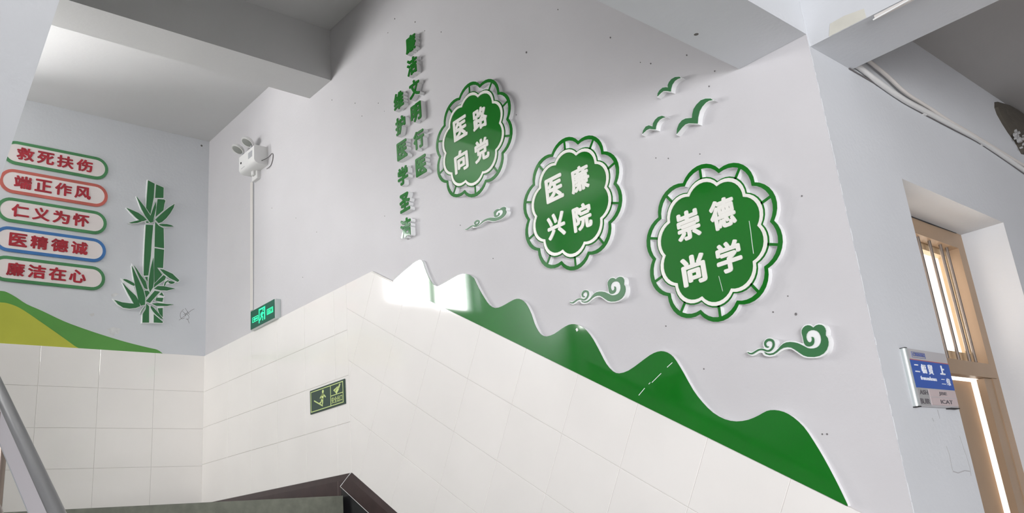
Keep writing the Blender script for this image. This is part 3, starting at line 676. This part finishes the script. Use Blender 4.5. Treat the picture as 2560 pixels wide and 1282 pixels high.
# ------------------------------------------------------------------ room sign beside the door
q0 = oC(2263, 869, .0065); q1 = oC(2297, 1014, .0065); q2 = oC(2366, 885, .0065); q3 = oC(2397, 1020, .0065)
sx0, sx1 = (q0[0]+q1[0])/2, (q2[0]+q3[0])/2; sz0, sz1 = (q1[1]+q3[1])/2, (q0[1]+q2[1])/2
print('sign', q0, q1, q2, q3)
cs = ((sx0+sx1)/2, (sz0+sz1)/2); hw, hh_ = (sx1-sx0)/2, (sz1-sz0)/2
rs = thing('room_sign', 'blue and grey bilingual room sign on the wall left of the door', 'sign', at('C', *cs))
D = .0060
pr = MB(); sec = [(-hw-.0005, 0), (-hw-.0012, .0015), (-hw-.0012, .0038), (-hw, D-.0004), (-hw+.0022, D+.0008), (-hw+.0045, D+.0006), (-hw+.0045, 0)]
pr.v = [(a, -hh_, d) for a, d in sec]+[(a, hh_, d) for a, d in sec]; n = len(sec)
pr.f = [[i, (i+1) % n, n+(i+1) % n, n+i] for i in range(n)]+[list(range(n))[::-1], [n+i for i in range(n)]]
part('rounded_edge', pr, ALU, rs)
part('panel', MB().box(-hw+.004, hw, -hh_, hh_, 0, D), SIGNG, rs)
part('end_cap', MB().box(-hw-.002, -hw+.006, -hh_-.0012, -hh_, 0, D+.001), DARK, rs)
part('end_cap', MB().box(-hw-.002, -hw+.004, hh_, hh_+.0008, 0, D+.001), DARK, rs)
part('end_cap', MB().box(hw-.026, hw+.001, -hh_-.0012, -hh_, 0, D+.001), DARK, rs)
H2 = 2*hh_; zt = lambda f: hh_-H2*f; xf = lambda f: -hw+2*hw*f
part('blue_field', MB().box(-hw+.006, hw-.0005, zt(.68), zt(.20), D, D+.0006), SIGNB, rs)
part('red_line', MB().box(-hw+.006, hw-.0005, zt(.20), zt(.185), D, D+.0006), mat('sign_red', (.45, .12, .13), .4), rs)
part('grey_plate', MB().box(-hw+.007, xf(.30), zt(.985), zt(.695), D, D+.0008), mat('sign_dark_grey', (.36, .36, .36), .4), rs)
part('pink_plate', MB().box(xf(.33), hw-.001, zt(.97), zt(.70), D, D+.0008), SIGNP, rs)
part('plate_divider', MB().box(xf(.33), hw-.001, zt(.835), zt(.825), D+.0008, D+.0011), SIGNG, rs)
def st(t, m, fx0, fx1, f0, f1, bold=.02):
    link('lettering', text_mesh('lettering', t, m, (fx1-fx0)*2*hw, (f1-f0)*H2, D+.0006, D+.0013, bold, (xf(fx0)+xf(fx1))/2, (zt(f0)+zt(f1))/2), rs)
st('CYKHKEG', TXTB, .14, .42, .065, .125); part('logo_outline', MB().ring([(xf(.12), zt(.15)), (xf(.44), zt(.15)), (xf(.44), zt(.05)), (xf(.12), zt(.05))], [(xf(.125), zt(.145)), (xf(.435), zt(.145)), (xf(.435), zt(.055)), (xf(.125), zt(.055))], D, D+.0006), TXTB, rs)
rr = MB().box(xf(.12), xf(.20), zt(.295), zt(.275), D+.0006, D+.0012).box(xf(.11), xf(.21), zt(.41), zt(.39), D+.0006, D+.0012); part('lettering', rr, TXTW, rs)
st('幅', TXTW, .27, .38, .26, .42); st('贸', TXTW, .43, .54, .25, .43); st('上', TXTW, .72, .84, .24, .41, .05)
st('frunawhawa', TXTW, .20, .58, .47, .54, .0); st('二 缘', TXTW, .70, .92, .47, .60, .0)
st('ASH', TXT, .09, .28, .72, .80, .01); st('BUIR', TXT, .06, .28, .87, .96, .01); st('JBE', TXT, .55, .75, .73, .80, .01); st('ICAT', TXT, .55, .85, .87, .94, .01)

# ------------------------------------------------------------------ cables over the door
def wpt(px, py, e): s, t = oC(px, py, e); return (s, t, e)
def ctube(name, pts, r, m, e, label, cat, group=None):
    P = smooth([wpt(a, b_, e) for a, b_ in pts], 4); o = P[0]
    b = link(name, MB().tube([(p[0]-o[0], p[1]-o[1], p[2]) for p in P], r, 10).mesh(name, m)); b.matrix_world = at('C', o[0], o[1])
    return tag(b, label, cat, group)
ctube('cable_pipe', [(2156, 141), (2172, 152.5), (2218, 190), (2265, 233), (2319, 267), (2365.6, 298), (2426.6, 333.8), (2498, 377), (2575, 423)], .0032, CABLE, .0070, 'upper cream cable pipe sagging over the door from the beam', 'cable')
ctube('cable_pipe', [(2134, 160), (2150, 169), (2193, 203), (2258, 248), (2319, 281), (2390.7, 319), (2462, 358.5), (2575, 436)], .0044, PLASTIC, .0048, 'thick white cable pipe sagging between cream pipe and thin dark cable', 'cable')
ctube('cable', [(2123, 171), (2211, 222.5), (2250, 250), (2311.7, 286), (2387, 326), (2462, 366), (2575, 445)], .0010, CABLED, .0012, 'thin dark cable hanging lowest along the wall over the door', 'cable')
for i, p in enumerate([(2313, 284), (2457, 360)]):
    s, t = oC(*p, .003); k = thing('cable_clip', ['small white cable clip above the door sign, nearer the beam', 'small white cable clip over the door, farther from the beam'][i], 'clip', at('C', s, t), 'cable clips on the corridor wall')
    part('clip', MB().chamfer([(-.0045, -.002), (.0045, -.002), (.0045, .0022), (-.0045, .0022)], 0, .0045, .0006), PLASTIC, k); part('nail', MB().lathe([(.001, .0), (.001, .0055)], 8), ALU, k)
# dark mound standing in for a hole by the corridor ceiling, with broken plaster
L = [(2494, 252), (2507, 257), (2523, 262), (2540, 256), (2575, 262), (2600, 330), (2590, 390), (2561, 382), (2545, 352), (2538, 343), (2527, 328), (2513, 306), (2500, 283), (2494, 266)]
P = [oC(*p, .006) for p in L]; P = [(a, min(b_, UC-.001)) for a, b_ in P]; c = P[0]
hl = thing('hole_stand_in', 'dark bare mortar patch in the upper right ceiling corner', 'mortar patch', at('C', *c))
q = ccw(rel(P, c)); mb = MB(); n = len(q); cxm = sum(p[0] for p in q)/n; cym = sum(p[1] for p in q)/n
for f_, d_ in ((1, 0), (.97, .006), (.8, .010), (.5, .008), (.2, .011)):
    for a, b_ in q: mb.v.append((cxm+(a-cxm)*f_, cym+(b_-cym)*f_, d_+random.uniform(-.001, .001)*(d_ > 0)))
for r in range(4):
    for i in range(n): j = (i+1) % n; mb.f.append([r*n+i, r*n+j, (r+1)*n+j, (r+1)*n+i])
mb.f.append([4*n+i for i in range(n)])
part('mound', mb, MOUND, hl)
rb = MB()
for i in range(26):
    px_, py_ = random.uniform(2540, 2568), random.uniform(325, 378)
    if py_ > 335+(px_-2535)*1.6: continue
    s, t = oC(px_, py_, .012); s -= c[0]; t -= c[1]; r = random.uniform(.002, .006)
    rb.poly([(s+r*math.cos(a*1.05+i)*random.uniform(.6, 1), t+r*math.sin(a*1.05+i)*random.uniform(.6, 1)) for a in range(6)], .006, .011+random.uniform(0, .003))
o = part('plaster_crumbs', rb, RUBBLE, hl); o['kind'] = 'stuff'

# ------------------------------------------------------------------ wear on the walls
def decal(name, fr, fn, pts, m, parent, d=.0004, e=.0004):
    part(name, MB().poly([fn(*p, e) for p in pts], -.001, d), m, parent, G2[fr])
PAT = mat('paint_patch_white', (.70, .71, .71), .85, var=.2, vscale=25)
decal('paint_patch', 'B', oB, [(266, 820), (273, 822), (282, 817), (292, 819), (306, 823), (299, 828), (296, 835), (288, 834), (284, 842), (277, 838), (273, 830)], PAT, wb)
decal('paint_patch', 'B', oB, [(278, 735), (290, 731), (297, 735), (288, 741), (279, 742)], PAT, wb)
decal('paint_patch', 'B', oB, [(222, 785), (235, 782), (236, 788), (228, 791)], mat('smudge', (.60, .60, .60), .8), wb)
sc_pts = [[(459, 773), (452, 781), (451, 791), (455, 797), (462, 794)], [(458, 786), (466, 783), (470, 778)], [(463, 770), (470, 781), (474, 786)], [(448, 800), (462, 789), (478, 776), (486, 772)], [(466, 784), (472, 790), (471, 798), (465, 797)], [(468, 796), (471, 802), (473, 808)], [(456, 778), (462, 783), (464, 790)]]
gb = MB()
for L in sc_pts: gb.stroke(smooth([oB(*p, .0003)+(.0010,) for p in L], 3), 0, .0003)
part('pencil_scribble', gb, mat('pencil', (.22, .21, .21), .8), wb, G2['B'])
sp = MB()
SPK = [(1316, 131, 2.6), (1526, 94, 1.8), (1627, 159, 1.6), (1717, 138, 1.6), (1601, 156, 1), (1395, 24, 1.5), (987, 47, 2), (1038, 55, 2), (970, 82, 1.3), (1062, 77, 1.3), (1103, 80, 1.6), (1291, 287, 1.4), (946, 258, 1.4), (961, 278, 1), (1990, 785, 2.5), (1933, 780, 1.5), (2005, 490, 1.5), (1665, 815, 1.4), (1970, 740, 1.2), (1640, 395, 1.2), (1671, 396, 1.4), (1750, 385, 1.2), (1151, 563, 1.3), (962, 540, 1.2), (1233, 646, 1.3), (2056, 1085, 1.4), (2068, 1085, 1.6), (1760, 922, 1.6), (700, 830, 1.2), (757, 693, 1.2), (740, 545, 1.2), (680, 520, 1.2), (792, 580, 1.2), (830, 250, 1.5), (888, 258, 1.5), (905, 290, 1.2), (1787, 178, 1.5), (1773, 216, 1.6)]
for x, y, r in SPK:
    s, t = oR(x, y); rr_ = r/1500
    sp.poly([(s+rr_*math.cos(a*1.05), t+rr_*1.2*math.sin(a*1.05)) for a in range(6)], 0, .0008)
o = part('speck', sp, CABLED, wr, G2['R']); o['kind'] = 'stuff'
cr = MB(); y = 135
while y < 1275:                                # flaking edge where the stair wall meets the corridor wall
    t = .568-(y-129)/1153*.588
    ln = random.uniform(.004, .022)
    cr.stroke([(1.0012, t, random.uniform(.0002, .0006)), (1.0014+random.uniform(-.0004, .0006), t-ln/2, random.uniform(.0003, .0010)), (1.0009, t-ln, random.uniform(.0002, .0006))], 0, .0006)
    y += random.uniform(20, 62)
o = part('flaking_edge', cr, mat('flaking_paint', (.68, .69, .70), .85), wc, G2['C']); o['kind'] = 'stuff'
decal('plaster_crack', 'C', oC, [(2343, 1024), (2344.5, 1024), (2350, 1046), (2349, 1046)], mat('crack', (.45, .45, .46), .8), wc)
for pts in ([(2365, 1115), (2373, 1138), (2378, 1165), (2382, 1180)], [(2398, 1090), (2408, 1120), (2415, 1140), (2424, 1170), (2427, 1189)], [(2382, 1178), (2395, 1182), (2412, 1176), (2425, 1178)], [(2330, 1045), (2334, 1053)]):
    q = [oC(*p)+(.0012,) for p in pts]; part('plaster_crack', MB().stroke(q, 0, .0005), MATS['crack'], wc, G2['C'])
# repair patch and trunking on the side of the hall beam
def oY2(px, py): d = sight(px, py); t = 1.003/d.x; return (-d.y*t, d.z*t)
M2 = G2['R'] @ Matrix.Translation((0, 0, -.003*S))
bm2 = bpy.data.objects['trim_2']
P = [oY2(*p) for p in [(2073, 92), (2075, 60), (2110, 40), (2160, 22), (2166, 44), (2130, 66), (2100, 82)]]
P = [(a, max(b_, .5795)) for a, b_ in P]
part('repair_patch', MB().poly(P, -.001, .0006), BEIGE, bm2, M2)
a0, a1 = oY2(2190, 47), oY2(2300, -12)
tk = thing('beam_trunking', 'short white cable strip along the lower edge of the hall beam', 'trunking', FRAMES['R'] @ Matrix.Translation((a0[0]*S, a0[1]*S, -.003*S)))
part('strip', MB().poly([(0, -.001), (.2, -.001), (.2, .004), (0, .0035)], 0, .004), CABLE, tk)
part('strip_wire', MB().tube([(-.002, -.002, .0045), (.06, .001, .005), (.2, .0, .005)], .0010, 8), PEEL, tk)

bpy.data.objects.remove(tobj); bpy.data.curves.remove(tcurve)
